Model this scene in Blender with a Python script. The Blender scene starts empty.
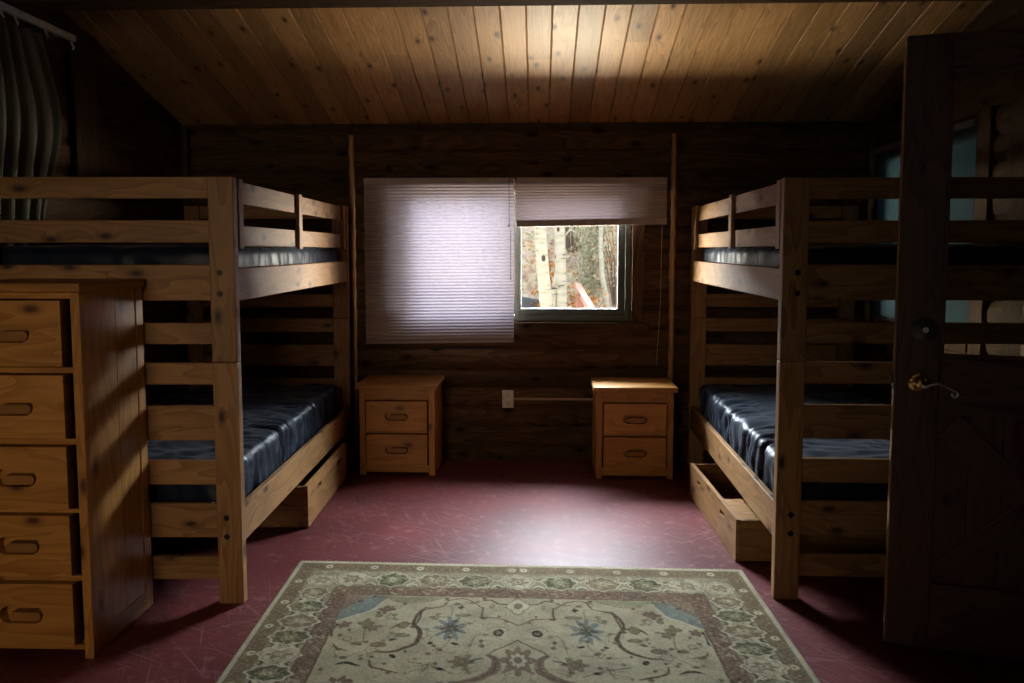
import bpy, bmesh, math, random
import numpy as np
from mathutils import Vector, Matrix, noise
random.seed(7)
rnd = random.random
S = bpy.context.scene
C = S.collection
PI = math.pi

# ------------------------------------------------------------------ camera
cam_data = bpy.data.cameras.new('camera')
cam = bpy.data.objects.new('camera', cam_data)
C.objects.link(cam)
cam.location = (0, 0, 1.35)
cam.rotation_euler = (math.radians(90 - 4.538), 0, math.radians(1.998))
cam_data.sensor_width = 36
cam_data.lens = 800 / 1024 * 36
cam_data.shift_y = -28 / 1024
cam_data.clip_start = .05
S.camera = cam

# ------------------------------------------------------------------ world, daylight, exposure
W = bpy.data.worlds.new('sky'); S.world = W; W.use_nodes = True
W.node_tree.nodes['Background'].inputs[0].default_value = (.86, .93, 1, 1)
W.node_tree.nodes['Background'].inputs[1].default_value = 2.1
S.view_settings.view_transform = 'Standard'
S.view_settings.look = 'None'
S.view_settings.gamma = 1
S.view_settings.exposure = 0
S.view_settings.use_curve_mapping = False
try:
    S.cycles.use_denoising = True
    S.cycles.sample_clamp_indirect = 4
    S.cycles.max_bounces = 8
    S.cycles.transparent_max_bounces = 16
    S.cycles.caustics_reflective = False
    S.cycles.caustics_refractive = False
except Exception:
    pass

def area(name, loc, target, sx, sy, power, col, spread=180):
    l = bpy.data.lights.new(name, 'AREA'); l.shape = 'RECTANGLE'
    l.size = sx; l.size_y = sy; l.energy = power; l.color = col; l.spread = math.radians(spread)
    o = bpy.data.objects.new(name, l); C.objects.link(o); o.location = loc
    o.rotation_euler = (Vector(target) - Vector(loc)).to_track_quat('-Z', 'Y').to_euler()
    return o
# open sky above the slope behind the cabin, and sunlit ground under the window
area('sky_over_slope', (.2, 6.9, 2.60), (0, 5.1, 1.3), 4.6, 1.7, 2350, (.84, .90, 1), 130)
area('sunlit_ground_glow', (.1, 6.15, .05), (.1, 5.0, 1.30), 3.4, .5, 310, (1, .86, .66), 120)
area('added_rail_fill_east', (2.9, 6.4, 1.2), (.9, 5.1, 1.22), 2.4, .8, 470, (1, .90, .78), 84)  # added unseen lamp, brightens the rails of the left bunk
area('added_rail_fill_west', (-2.6, 6.4, 1.2), (-.6, 5.1, 1.22), 2.4, .8, 270, (1, .90, .78), 84)  # added unseen lamp, brightens the rails of the right bunk
# added fill lamp behind the camera, aimed at the left side
area('added_rear_fill', (-1.55, -2.35, 1.6), (-1.45, 2.7, .5), 1.0, .9, 4.2, (1, .76, .48), 56)

# ------------------------------------------------------------------ helpers
class MB:
    def __init__(s): s.v = []; s.f = []; s.uv = []
    def poly(s, pts, uvs):
        b = len(s.v); s.v += [tuple(p) for p in pts]; s.f.append(tuple(range(b, b + len(pts)))); s.uv += list(uvs)
    def box(s, x0, x1, y0, y1, z0, z1, M=None, grain=None, ofs=None):
        if x0 > x1: x0, x1 = x1, x0
        if y0 > y1: y0, y1 = y1, y0
        if z0 > z1: z0, z1 = z1, z0
        b = len(s.v)
        P = [(x, y, z) for x in (x0, x1) for y in (y0, y1) for z in (z0, z1)]
        d = (x1 - x0, y1 - y0, z1 - z0)
        g = d.index(max(d)) if grain is None else grain
        uo = rnd() * 50; vo = (int(rnd() * 60)) * 10 + 5
        Q = [M @ Vector(p) for p in P] if M else P
        s.v += [tuple(q) for q in Q]
        F = [(0, 1, 3, 2), (4, 6, 7, 5), (0, 4, 5, 1), (2, 3, 7, 6), (0, 2, 6, 4), (1, 5, 7, 3)]
        N = [0, 0, 1, 1, 2, 2]
        for f, n in zip(F, N):
            s.f.append(tuple(b + i for i in f))
            ax = [a for a in (0, 1, 2) if a != n]
            if g == n: ua, va = ax
            else: ua = g; va = [a for a in ax if a != g][0]
            for i in f:
                p = P[i]
                k = .12 if g == n else 1
                s.uv.append((uo + p[ua] * k, vo + p[va] + (.37 * n)))
        return s
    def tube(s, pts, rad, n=10, caps=True):
        pts = [Vector(p) for p in pts]
        rad = rad if hasattr(rad, '__len__') else [rad] * len(pts)
        rings = []; up = None; L = 0; uo = rnd() * 9; vo = int(rnd() * 60) * 10 + 5
        for i, p in enumerate(pts):
            t = (pts[min(i + 1, len(pts) - 1)] - pts[max(i - 1, 0)]).normalized()
            if up is None:
                up = Vector((0, 0, 1)) if abs(t.z) < .9 else Vector((1, 0, 0))
            a = t.cross(up).normalized(); b = a.cross(t).normalized(); up = b
            if i: L += (p - pts[i - 1]).length
            base = len(s.v)
            for k in range(n):
                an = 2 * PI * k / n
                s.v.append(tuple(p + (a * math.cos(an) + b * math.sin(an)) * rad[i]))
            rings.append((base, L))
        for (b0, l0), (b1, l1) in zip(rings, rings[1:]):
            for k in range(n):
                k2 = (k + 1) % n
                s.f.append((b0 + k, b0 + k2, b1 + k2, b1 + k))
                s.uv += [(uo + l0, vo + k / n), (uo + l0, vo + (k + 1) / n), (uo + l1, vo + (k + 1) / n), (uo + l1, vo + k / n)]
        if caps:
            for (b0, l0), rev in ((rings[0], 1), (rings[-1], 0)):
                idx = list(range(b0, b0 + n))
                if rev: idx.reverse()
                s.f.append(tuple(idx)); s.uv += [(uo, vo)] * n
        return s
    def build(s, name, mat, parent=None, bevel=0, smooth=False):
        me = bpy.data.meshes.new(name)
        me.from_pydata(s.v, [], s.f)
        uvl = me.uv_layers.new(name='UVMap')
        uvl.data.foreach_set('uv', np.array(s.uv, dtype=np.float32).ravel())
        me.materials.append(mat)
        if smooth: me.shade_smooth()
        me.validate(); me.update()
        o = bpy.data.objects.new(name, me); C.objects.link(o)
        if parent: o.parent = parent
        if bevel:
            m = o.modifiers.new('bevel', 'BEVEL'); m.width = bevel; m.segments = 2; m.limit_method = 'ANGLE'
        return o

def tag(o, label=None, cat=None, group=None, kind=None):
    if label: o['label'] = label
    if cat: o['category'] = cat
    if group: o['group'] = group
    if kind: o['kind'] = kind
    return o
def thing(name, label, cat, loc=(0, 0, 0), rz=0, group=None, kind=None):
    o = bpy.data.objects.new(name, None); C.objects.link(o)
    o.location = loc; o.rotation_euler = (0, 0, rz); o.empty_display_size = .1
    return tag(o, label, cat, group, kind)
def copy_tree(o, parent=None):
    c = o.copy(); C.objects.link(c)
    if parent: c.parent = parent
    for ch in list(o.children): copy_tree(ch, c)
    return c

# ------------------------------------------------------------------ materials
class NT:
    def __init__(s, name):
        s.m = bpy.data.materials.new(name); s.m.use_nodes = True
        s.t = s.m.node_tree; s.t.nodes.clear()
        s.out = s.n('ShaderNodeOutputMaterial')
    def n(s, kind, **kw):
        d = s.t.nodes.new(kind)
        for k, v in kw.items():
            if k.startswith('_'): setattr(d, k[1:], v)
            else: d.inputs[k.replace('_', ' ')].default_value = v
        return d
    def l(s, a, b): s.t.links.new(a, b)
    def math(s, op, a, b=None, c=None):
        d = s.n('ShaderNodeMath', _operation=op)
        for i, x in enumerate((a, b, c)):
            if x is None: continue
            if isinstance(x, (int, float)): d.inputs[i].default_value = x
            else: s.l(x, d.inputs[i])
        return d.outputs[0]
    def ramp(s, fac, stops):
        d = s.n('ShaderNodeValToRGB'); e = d.color_ramp.elements
        while len(e) < len(stops): e.new(.5)
        for i, (p, c) in enumerate(stops):
            e[i].position = p; e[i].color = (*c, 1) if len(c) == 3 else c
        s.l(fac, d.inputs[0]); return d.outputs[0]
    def mix(s, fac, a, b, mode='MIX'):
        d = s.n('ShaderNodeMix', _data_type='RGBA', _blend_type=mode)
        for i, x in ((0, fac), (6, a), (7, b)):
            if isinstance(x, (int, float)): d.inputs[i].default_value = x
            elif isinstance(x, tuple): d.inputs[i].default_value = (*x, 1) if len(x) == 3 else x
            else: s.l(x, d.inputs[i])
        return d.outputs[2]
    def vec(s, src, sc):
        d = s.n('ShaderNodeMapping'); d.inputs['Scale'].default_value = sc
        s.l(src, d.inputs[0]); return d.outputs[0]
    def bsdf(s, **kw):
        b = s.n('ShaderNodeBsdfPrincipled', **kw); s.l(b.outputs[0], s.out.inputs[0]); return b
    def bump(s, h, strength, dist, b):
        d = s.n('ShaderNodeBump'); d.inputs['Strength'].default_value = strength; d.inputs['Distance'].default_value = dist
        s.l(h, d.inputs['Height']); s.l(d.outputs[0], b.inputs['Normal'])

def wood(name, dark, light, knot=(.03, .012, .005), rough=.5, knots=.12, tone=.35, ring=6., coat=0., spec=.4, grey=None):
    k = NT(name)
    uv = k.n('ShaderNodeTexCoord').outputs['UV']
    sep = k.n('ShaderNodeSeparateXYZ'); k.l(uv, sep.inputs[0])
    cell = k.math('FLOOR', k.math('DIVIDE', sep.outputs[1], 10.))
    wn = k.n('ShaderNodeTexWhiteNoise', _noise_dimensions='1D'); k.l(cell, wn.inputs['W'])
    # knots: warp the grain around them
    vo = k.n('ShaderNodeTexVoronoi', _voronoi_dimensions='2D'); vo.inputs['Scale'].default_value = 1
    k.l(k.vec(uv, (4.2, 9.0, 1)), vo.inputs['Vector'])
    sc = k.n('ShaderNodeSeparateColor'); k.l(vo.outputs['Color'], sc.inputs[0])
    on = k.math('GREATER_THAN', sc.outputs[0], .66)
    d = k.math('ADD', vo.outputs['Distance'], k.math('MULTIPLY', k.math('SUBTRACT', 1., on), 9.))
    warp = k.math('DIVIDE', .022, k.math('ADD', d, .09))
    v2 = k.math('ADD', sep.outputs[1], k.math('MULTIPLY', warp, .5))
    cb = k.n('ShaderNodeCombineXYZ'); k.l(sep.outputs[0], cb.inputs[0]); k.l(v2, cb.inputs[1])
    n1 = k.n('ShaderNodeTexNoise'); n1.inputs['Scale'].default_value = 1; n1.inputs['Detail'].default_value = 2
    k.l(k.vec(cb.outputs[0], (.9, ring, 1)), n1.inputs['Vector'])
    rings = k.math('FRACT', k.math('MULTIPLY', n1.outputs['Fac'], 11.))
    n2 = k.n('ShaderNodeTexNoise'); n2.inputs['Scale'].default_value = 1; n2.inputs['Detail'].default_value = 5
    k.l(k.vec(cb.outputs[0], (3., 140, 1)), n2.inputs['Vector'])
    n3 = k.n('ShaderNodeTexNoise'); n3.inputs['Scale'].default_value = 1; n3.inputs['Detail'].default_value = 3
    k.l(k.vec(uv, (2.5, 9, 1)), n3.inputs['Vector'])
    g = k.math('ADD', k.math('MULTIPLY', rings, .38), k.math('ADD', k.math('MULTIPLY', n2.outputs['Fac'], .45), k.math('MULTIPLY', n3.outputs['Fac'], .45)))
    col = k.ramp(g, [(.25, light), (.62, tuple((a * .55 + b * .45) for a, b in zip(light, dark))), (.95, dark)])
    if grey:
        col = k.mix(k.math('MULTIPLY', n3.outputs['Fac'], .6), col, grey)
    tv = k.math('ADD', 1 - tone * .6, k.math('MULTIPLY', wn.outputs['Value'], tone))
    cv = k.n('ShaderNodeCombineXYZ')
    for i in range(3): k.l(tv, cv.inputs[i])
    col = k.mix(1., col, cv.outputs[0], 'MULTIPLY')
    kf = k.ramp(d, [(knots * .35, (1, 1, 1)), (knots, (.35, .35, .35)), (knots * 1.7, (0, 0, 0))])
    col = k.mix(kf, col, knot)
    b = k.bsdf(Roughness=rough); k.l(col, b.inputs['Base Color'])
    b.inputs['Specular IOR Level'].default_value = spec
    b.inputs['Coat Weight'].default_value = coat
    k.bump(g, .25, .002, b)
    return k.m

M = {}
M['bunk'] = wood('bunk_pine', (.17, .078, .025), (.39, .205, .076), rough=.5, tone=.3, knots=.13)
M['dresser'] = wood('honey_pine', (.27, .105, .02), (.50, .235, .055), rough=.42, tone=.25, knots=.14, knot=(.09, .028, .008))
M['wall'] = wood('dark_log_siding', (.034, .018, .009), (.120, .066, .034), spec=.1, rough=.75, tone=.5, knots=.16, knot=(.012, .006, .003))
M['ceiling'] = wood('ceiling_pine', (.26, .13, .042), (.54, .30, .125), rough=.5, tone=.5, knots=.12, knot=(.05, .018, .007), ring=13.)
M['beam'] = wood('dark_beam', (.04, .021, .010), (.10, .056, .028), rough=.75, spec=.1)
M['door'] = wood('dark_door_wood', (.075, .034, .020), (.17, .080, .050), rough=.45, tone=.3, knots=.08)
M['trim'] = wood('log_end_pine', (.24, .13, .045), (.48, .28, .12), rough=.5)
M['fence'] = wood('weathered_rail', (.22, .11, .09), (.36, .20, .165), rough=.7)

def plain(name, col, rough=.5, metal=0., bumpscale=None, **kw):
    k = NT(name); b = k.bsdf(Roughness=rough, Metallic=metal)
    tc = k.n('ShaderNodeTexCoord').outputs['Object']
    n = k.n('ShaderNodeTexNoise'); n.inputs['Scale'].default_value = bumpscale or 30; k.l(tc, n.inputs['Vector'])
    c = k.ramp(n.outputs['Fac'], [(.3, tuple(x * .88 for x in col)), (.7, tuple(min(1, x * 1.1) for x in col))])
    k.l(c, b.inputs['Base Color'])
    for a, v in kw.items(): b.inputs[a.replace('_', ' ')].default_value = v
    if bumpscale: k.bump(n.outputs['Fac'], .3, .002, b)
    return k.m
M['frame'] = plain('window_frame_paint', (.055, .062, .052), .45)
M['black'] = plain('blackened_steel', (.02, .02, .02), .4, .7)
M['brass'] = plain('brass', (.85, .58, .24), .28, 1.)
M['nickel'] = plain('nickel', (.75, .72, .68), .38, 1.)
M['bronze'] = plain('dark_bronze', (.10, .085, .07), .5, .4)
M['white'] = plain('ivory_plastic', (.62, .56, .47), .4)
M['track'] = plain('white_metal_track', (.60, .60, .60), .4)
M['conduit'] = plain('tan_conduit', (.34, .24, .15), .5)
M['curtain'] = plain('olive_curtain_cloth', (.095, .090, .065), .95, 0, 220)
M['cord'] = plain('dark_cord', (.03, .028, .03), .7)
M['palecord'] = plain('pale_cord', (.45, .33, .22), .7)
M['slot'] = plain('shadowed_slot_metal', (.03, .03, .03), .6)
M['recess'] = wood('cut_pine', (.20, .075, .015), (.38, .17, .04), rough=.55, knots=.02)

# navy mattress cloth
k = NT('navy_nylon'); b = k.bsdf(Roughness=.42); b.inputs['Base Color'].default_value = (.005, .011, .026, 1)
b.inputs['Specular IOR Level'].default_value = .2; b.inputs['Sheen Weight'].default_value = .08
tc = k.n('ShaderNodeTexCoord').outputs['Object']
n = k.n('ShaderNodeTexNoise'); n.inputs['Scale'].default_value = 1; n.inputs['Detail'].default_value = 4; k.l(k.vec(tc, (12, 40, 12)), n.inputs['Vector'])
k.bump(n.outputs['Fac'], .35, .004, b); M['navy'] = k.m

# pleated shade cloth
k = NT('pleated_shade_cloth')
tr = k.n('ShaderNodeBsdfTranslucent'); tr.inputs[0].default_value = (.050, .043, .051, 1)
df = k.n('ShaderNodeBsdfDiffuse'); df.inputs[0].default_value = (.66, .54, .50, 1)
mx = k.n('ShaderNodeMixShader'); mx.inputs[0].default_value = .5
k.l(tr.outputs[0], mx.inputs[1]); k.l(df.outputs[0], mx.inputs[2]); k.l(mx.outputs[0], k.out.inputs[0]); M['shade'] = k.m
M['shade2'] = k.m.copy(); M['shade2'].name = 'gathered_shade_cloth'
for nd_ in M['shade2'].node_tree.nodes:
    if nd_.type == 'BSDF_TRANSLUCENT': nd_.inputs[0].default_value = (.026, .020, .021, 1)
M['shaderail'] = plain('shade_rail', (.30, .24, .23), .5)
k = NT('blue_roller_blind')
tr = k.n('ShaderNodeBsdfTranslucent'); tr.inputs[0].default_value = (.10, .13, .14, 1)
df = k.n('ShaderNodeBsdfDiffuse'); df.inputs[0].default_value = (.055, .068, .070, 1)
mx = k.n('ShaderNodeMixShader'); mx.inputs[0].default_value = .5
k.l(tr.outputs[0], mx.inputs[1]); k.l(df.outputs[0], mx.inputs[2]); k.l(mx.outputs[0], k.out.inputs[0]); M['blind'] = k.m

# window glass: clear with a fresnel reflection
k = NT('clear_glass')
ge = k.n('ShaderNodeNewGeometry'); vd = k.n('ShaderNodeVectorMath', _operation='DOT_PRODUCT')
k.l(ge.outputs['Normal'], vd.inputs[0]); k.l(ge.outputs['Incoming'], vd.inputs[1])
schlick = k.math('ADD', .04, k.math('MULTIPLY', .9, k.math('POWER', k.math('SUBTRACT', 1., k.math('ABSOLUTE', vd.outputs['Value'])), 5.)))
tp = k.n('ShaderNodeBsdfTransparent'); tp.inputs[0].default_value = (.93, .96, .95, 1)
gl = k.n('ShaderNodeBsdfGlossy'); gl.inputs['Roughness'].default_value = .02
mx = k.n('ShaderNodeMixShader'); k.l(schlick, mx.inputs[0]); k.l(tp.outputs[0], mx.inputs[1]); k.l(gl.outputs[0], mx.inputs[2])
k.l(mx.outputs[0], k.out.inputs[0]); M['glass'] = k.m

# worn oxblood floor paint
k = NT('worn_oxblood_floor'); tc = k.n('ShaderNodeTexCoord').outputs['Object']
n1 = k.n('ShaderNodeTexNoise'); n1.inputs['Scale'].default_value = 2.2; n1.inputs['Detail'].default_value = 6; k.l(tc, n1.inputs['Vector'])
n2 = k.n('ShaderNodeTexNoise'); n2.inputs['Scale'].default_value = 55; n2.inputs['Detail'].default_value = 5; k.l(tc, n2.inputs['Vector'])
base = k.ramp(n1.outputs['Fac'], [(.3, (.080, .016, .017)), (.7, (.165, .034, .036))])
base = k.mix(k.math('MULTIPLY', n2.outputs['Fac'], .45), base, (.10, .022, .026))
scr = None
for ang, sx, sy, seed in ((25, 1.2, 60, 3), (-38, 1.5, 75, 11), (70, 1.3, 55, 23), (8, 1.0, 80, 31), (48, 1.8, 65, 41)):
    mp = k.n('ShaderNodeMapping'); mp.inputs['Rotation'].default_value = (0, 0, math.radians(ang)); mp.inputs['Location'].default_value = (seed, seed * 2, 0)
    k.l(tc, mp.inputs[0])
    n = k.n('ShaderNodeTexNoise'); n.inputs['Scale'].default_value = 1; n.inputs['Detail'].default_value = 3; n.inputs['Distortion'].default_value = .3
    k.l(k.vec(mp.outputs[0], (sx * 1.6, sy * 1.7, 1)), n.inputs['Vector'])
    line = k.ramp(n.outputs['Fac'], [(.62, (0, 0, 0)), (.72, (1, 1, 1))])
    scr = line if scr is None else k.math('MAXIMUM', scr, line)
n4 = k.n('ShaderNodeTexNoise'); n4.inputs['Scale'].default_value = 1.4; n4.inputs['Detail'].default_value = 3; k.l(tc, n4.inputs['Vector'])
wear = k.math('MULTIPLY', scr, k.ramp(n4.outputs['Fac'], [(.36, (0, 0, 0)), (.56, (1, 1, 1))]))
n5 = k.n('ShaderNodeTexNoise'); n5.inputs['Scale'].default_value = 18; n5.inputs['Detail'].default_value = 8; k.l(tc, n5.inputs['Vector'])
chips = k.ramp(n5.outputs['Fac'], [(.56, (0, 0, 0)), (.68, (1, 1, 1))])
col = k.mix(k.math('MULTIPLY', wear, .42), base, (.34, .22, .21))
col = k.mix(k.math('MULTIPLY', chips, .38), col, (.26, .12, .12))
b = k.bsdf(Roughness=.4); k.l(col, b.inputs['Base Color']); b.inputs['Specular IOR Level'].default_value = .17
rr = k.math('ADD', k.math('MULTIPLY', n1.outputs['Fac'], .12), k.math('ADD', .40, k.math('MULTIPLY', n2.outputs['Fac'], .12)))
k.l(rr, b.inputs['Roughness']); k.bump(n2.outputs['Fac'], .12, .002, b); M['floor'] = k.m

# rug (woven pattern stored as point colours)
k = NT('woven_wool'); at = k.n('ShaderNodeAttribute', _attribute_name='weave')
tc = k.n('ShaderNodeTexCoord').outputs['Object']
n = k.n('ShaderNodeTexNoise'); n.inputs['Scale'].default_value = 260; n.inputs['Detail'].default_value = 2; k.l(tc, n.inputs['Vector'])
n2 = k.n('ShaderNodeTexNoise'); n2.inputs['Scale'].default_value = 9; n2.inputs['Detail'].default_value = 5; k.l(tc, n2.inputs['Vector'])
f = k.ramp(n.outputs['Fac'], [(.3, (.66, .66, .66)), (.7, (1.1, 1.1, 1.1))])
g2 = k.ramp(n2.outputs['Fac'], [(.3, (.74, .73, .67)), (.7, (1.06, 1.03, .94))])
col = k.mix(1., k.mix(1., at.outputs['Color'], f, 'MULTIPLY'), g2, 'MULTIPLY')
b = k.bsdf(Roughness=.95); k.l(col, b.inputs['Base Color']); b.inputs['Specular IOR Level'].default_value = .1
k.bump(n.outputs['Fac'], .5, .003, b); M['rug'] = k.m

# outdoors
k = NT('aspen_bark'); tc = k.n('ShaderNodeTexCoord').outputs['Object']
n = k.n('ShaderNodeTexNoise'); n.inputs['Scale'].default_value = 1; n.inputs['Detail'].default_value = 4; k.l(k.vec(tc, (6, 6, 30)), n.inputs['Vector'])
vo = k.n('ShaderNodeTexVoronoi'); vo.inputs['Scale'].default_value = 1; k.l(k.vec(tc, (7, 7, 5.2)), vo.inputs['Vector'])
c = k.ramp(n.outputs['Fac'], [(.30, (.08, .07, .06)), (.38, (.46, .47, .40)), (.6, (.58, .59, .52))])
c = k.mix(k.ramp(vo.outputs['Distance'], [(.16, (1, 1, 1)), (.22, (0, 0, 0))]), c, (.05, .045, .04))
b = k.bsdf(Roughness=.8); k.l(c, b.inputs['Base Color']); M['aspen'] = k.m
k = NT('lichen_bark'); tc = k.n('ShaderNodeTexCoord').outputs['Object']
n = k.n('ShaderNodeTexNoise'); n.inputs['Scale'].default_value = 25; n.inputs['Detail'].default_value = 6; k.l(tc, n.inputs['Vector'])
c = k.ramp(n.outputs['Fac'], [(.35, (.16, .15, .11)), (.6, (.42, .42, .30))]); b = k.bsdf(Roughness=.9); k.l(c, b.inputs['Base Color']); M['bark'] = k.m
k = NT('leaf_litter_ground'); tc = k.n('ShaderNodeTexCoord').outputs['Object']
n = k.n('ShaderNodeTexNoise'); n.inputs['Scale'].default_value = 3; n.inputs['Detail'].default_value = 8; n.inputs['Roughness'].default_value = .7; k.l(tc, n.inputs['Vector'])
vo = k.n('ShaderNodeTexVoronoi'); vo.inputs['Scale'].default_value = 22; k.l(tc, vo.inputs['Vector'])
c = k.ramp(n.outputs['Fac'], [(.34, (.26, .19, .16)), (.45, (.52, .39, .29)), (.55, (.66, .56, .44)), (.68, (.58, .34, .17))])
c = k.mix(.25, c, vo.outputs['Color'], 'SOFT_LIGHT')
b = k.bsdf(Roughness=.95); k.l(c, b.inputs['Base Color']); M['ground'] = k.m
def leafmat(name, stops):
    k = NT(name); g = k.n('ShaderNodeNewGeometry'); c = k.ramp(g.outputs['Random Per Island'], stops)
    df = k.n('ShaderNodeBsdfDiffuse'); tr = k.n('ShaderNodeBsdfTranslucent'); mx = k.n('ShaderNodeMixShader'); mx.inputs[0].default_value = .35
    k.l(c, df.inputs[0]); k.l(c, tr.inputs[0]); k.l(df.outputs[0], mx.inputs[1]); k.l(tr.outputs[0], mx.inputs[2]); k.l(mx.outputs[0], k.out.inputs[0]); return k.m
M['litter'] = leafmat('fallen_leaves', [(0, (.36, .24, .16)), (.3, (.62, .46, .30)), (.6, (.75, .66, .52)), (.9, (.62, .34, .16)), (1, (.82, .76, .66))])
M['orange'] = leafmat('orange_leaves', [(0, (.42, .16, .05)), (.5, (.66, .30, .09)), (1, (.75, .48, .18))])
M['olive'] = leafmat('olive_leaves', [(0, (.28, .28, .18)), (.5, (.48, .47, .32)), (1, (.70, .66, .50))])
M['twig'] = plain('grey_twig', (.20, .15, .12), .9)
M['rock'] = plain('dark_rock', (.10, .11, .13), .85, 0, 8)

# ------------------------------------------------------------------ room shell
WY = 5.08; XL = -2.28; XR = 2.07; YB = -2.6
def ceil_z(y): return 2.145 + .27 * (5.04 - y)

mb = MB(); mb.poly([(XL, YB, 0), (XR, YB, 0), (XR, WY + .02, 0), (XL, WY + .02, 0)], [(0, 0)] * 4)
mb.box(XL, XR, YB, WY, -.12, -.005)
tag(mb.build('floor', M['floor']), 'oxblood red painted floor with pale scratches', 'floor', kind='structure')

PITCH = .126
def log_wall(name, p0, direc, length, normal, z1, holes, mat, thick=.16, z0=-.02, off=0.):
    """rows of rounded siding along direc; holes = (a0,a1,z0,z1); a solid backing wall behind"""
    mb = MB(); p0 = Vector(p0); direc = Vector(direc); normal = Vector(normal)
    row = 0; z = z0 - off
    P = lambda a, d, zz: p0 + direc * a + normal * d + Vector((0, 0, zz))
    N = 6
    while z < z1:
        vo = int(rnd() * 60) * 10 + 5; uo = rnd() * 40
        spans = [(0, length)]
        for (a0, a1, h0, h1) in holes:
            if z + PITCH * .5 > h0 and z + PITCH * .5 < h1:
                spans = [q for s0, s1 in spans for q in ((s0, min(s1, a0)), (max(s0, a1), s1)) if q[1] - q[0] > .005]
        for s0, s1 in spans:
            for i in range(N):
                t0, t1 = i / N, (i + 1) / N
                f = lambda t: .020 * (1 - abs(2 * t - 1) ** 3.2) + .001
                d0, d1 = f(t0), f(t1)
                mb.poly([P(s0, d0, z + t0 * PITCH), P(s1, d0, z + t0 * PITCH), P(s1, d1, z + t1 * PITCH), P(s0, d1, z + t1 * PITCH)],
                        [(uo + s0, vo + t0 * PITCH), (uo + s1, vo + t0 * PITCH), (uo + s1, vo + t1 * PITCH), (uo + s0, vo + t1 * PITCH)])
            for s in (s0, s1):
                mb.poly([P(s, f(i / N), z + i / N * PITCH) for i in range(N + 1)] + [P(s, -.01, z + PITCH), P(s, -.01, z)], [(uo, vo)] * (N + 3))
        z += PITCH; row += 1
    # backing
    xs = sorted({0, length, *[h[0] for h in holes], *[h[1] for h in holes]}); zs = sorted({z0, z1, *[h[2] for h in holes], *[h[3] for h in holes]})
    for a0, a1 in zip(xs, xs[1:]):
        for b0, b1 in zip(zs, zs[1:]):
            ca, cb = (a0 + a1) / 2, (b0 + b1) / 2
            if any(h[0] < ca < h[1] and h[2] < cb < h[3] for h in holes): continue
            q0 = P(a0, -.003, b0); q1 = P(a1, -thick, b1)
            mb.box(q0.x, q1.x, q0.y, q1.y, q0.z, q1.z)
    return mb.build(name, mat)
HX0, HX1, HZ0, HZ1 = -.865, .57, .90, 1.785
tag(log_wall('wall_back', (XL, WY, 0), (1, 0, 0), XR - XL, (0, -1, 0), 2.16, [(HX0 - XL, HX1 - XL, HZ0, HZ1)], M['wall'], off=.015),
    'dark brown log siding wall around the window', 'wall', kind='structure')
tag(log_wall('wall_left', (XL, YB, 0), (0, 1, 0), WY - YB, (1, 0, 0), 3.3, [], M['wall']), 'dark log siding wall behind the left bunk bed', 'wall', kind='structure')
RW = (3.86, 4.96, .92, 1.90)
tag(log_wall('wall_right', (XR, YB, 0), (0, 1, 0), WY - YB, (-1, 0, 0), 3.3, [(RW[0] - YB, RW[1] - YB, RW[2], RW[3])], M['wall']),
    'dark log siding wall behind the right bunk bed and door', 'wall', kind='structure')
tag(log_wall('wall_rear', (XL, YB, 0), (1, 0, 0), XR - XL, (0, 1, 0), 3.3, [(.35, 1.45, 1.05, 2.05)], M['wall']), 'dark log siding wall behind the viewpoint', 'wall', kind='structure')  # opening added to go with the rear fill lamp

# ceiling boards running down the slope, with v-grooves
mb = MB(); yR = 1.2; BW = .1235
x = -1.057 - BW * 10
xs = []
while x < XR + .1: xs.append(x); x += BW
for x in xs:
    for (ya, yb, side) in ((WY + .03, yR, 0), (yR, YB, 1)):
        za = ceil_z(ya) if side == 0 else ceil_z(yR); zb = ceil_z(yR) if side == 0 else ceil_z(yR) - .27 * (yR - YB)
        cuts = [0, 1]
        if rnd() < .3 and side == 0: cuts = [0, .2 + .6 * rnd(), 1]
        for c0, c1 in zip(cuts, cuts[1:]):
            vo = int(rnd() * 60) * 10 + 5; uo = rnd() * 40
            y0, y1 = ya + (yb - ya) * c0, ya + (yb - ya) * c1; z0, z1 = za + (zb - za) * c0, za + (zb - za) * c1
            pr = [(0, .009), (.005, 0), (BW - .005, 0), (BW, .009)]
            for (a, da), (b_, db) in zip(pr, pr[1:]):
                mb.poly([(x + a, y0, z0 + da), (x + a, y1, z1 + da), (x + b_, y1, z1 + db), (x + b_, y0, z0 + db)],
                        [(uo, vo + a), (uo + abs(y1 - y0), vo + a), (uo + abs(y1 - y0), vo + b_), (uo, vo + b_)])
for (ya, yb, za, zb) in ((WY + .03, yR, ceil_z(WY + .03), ceil_z(yR)), (yR, YB, ceil_z(yR), ceil_z(yR) - .27 * (yR - YB))):
    mb.poly([(XL - .1, ya, za + .06), (XR + .1, ya, za + .06), (XR + .1, yb, zb + .06), (XL - .1, yb, zb + .06)], [(0, 5)] * 4)
tag(mb.build('ceiling', M['ceiling']), 'sloping tongue and groove pine ceiling', 'ceiling', kind='structure')

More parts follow.
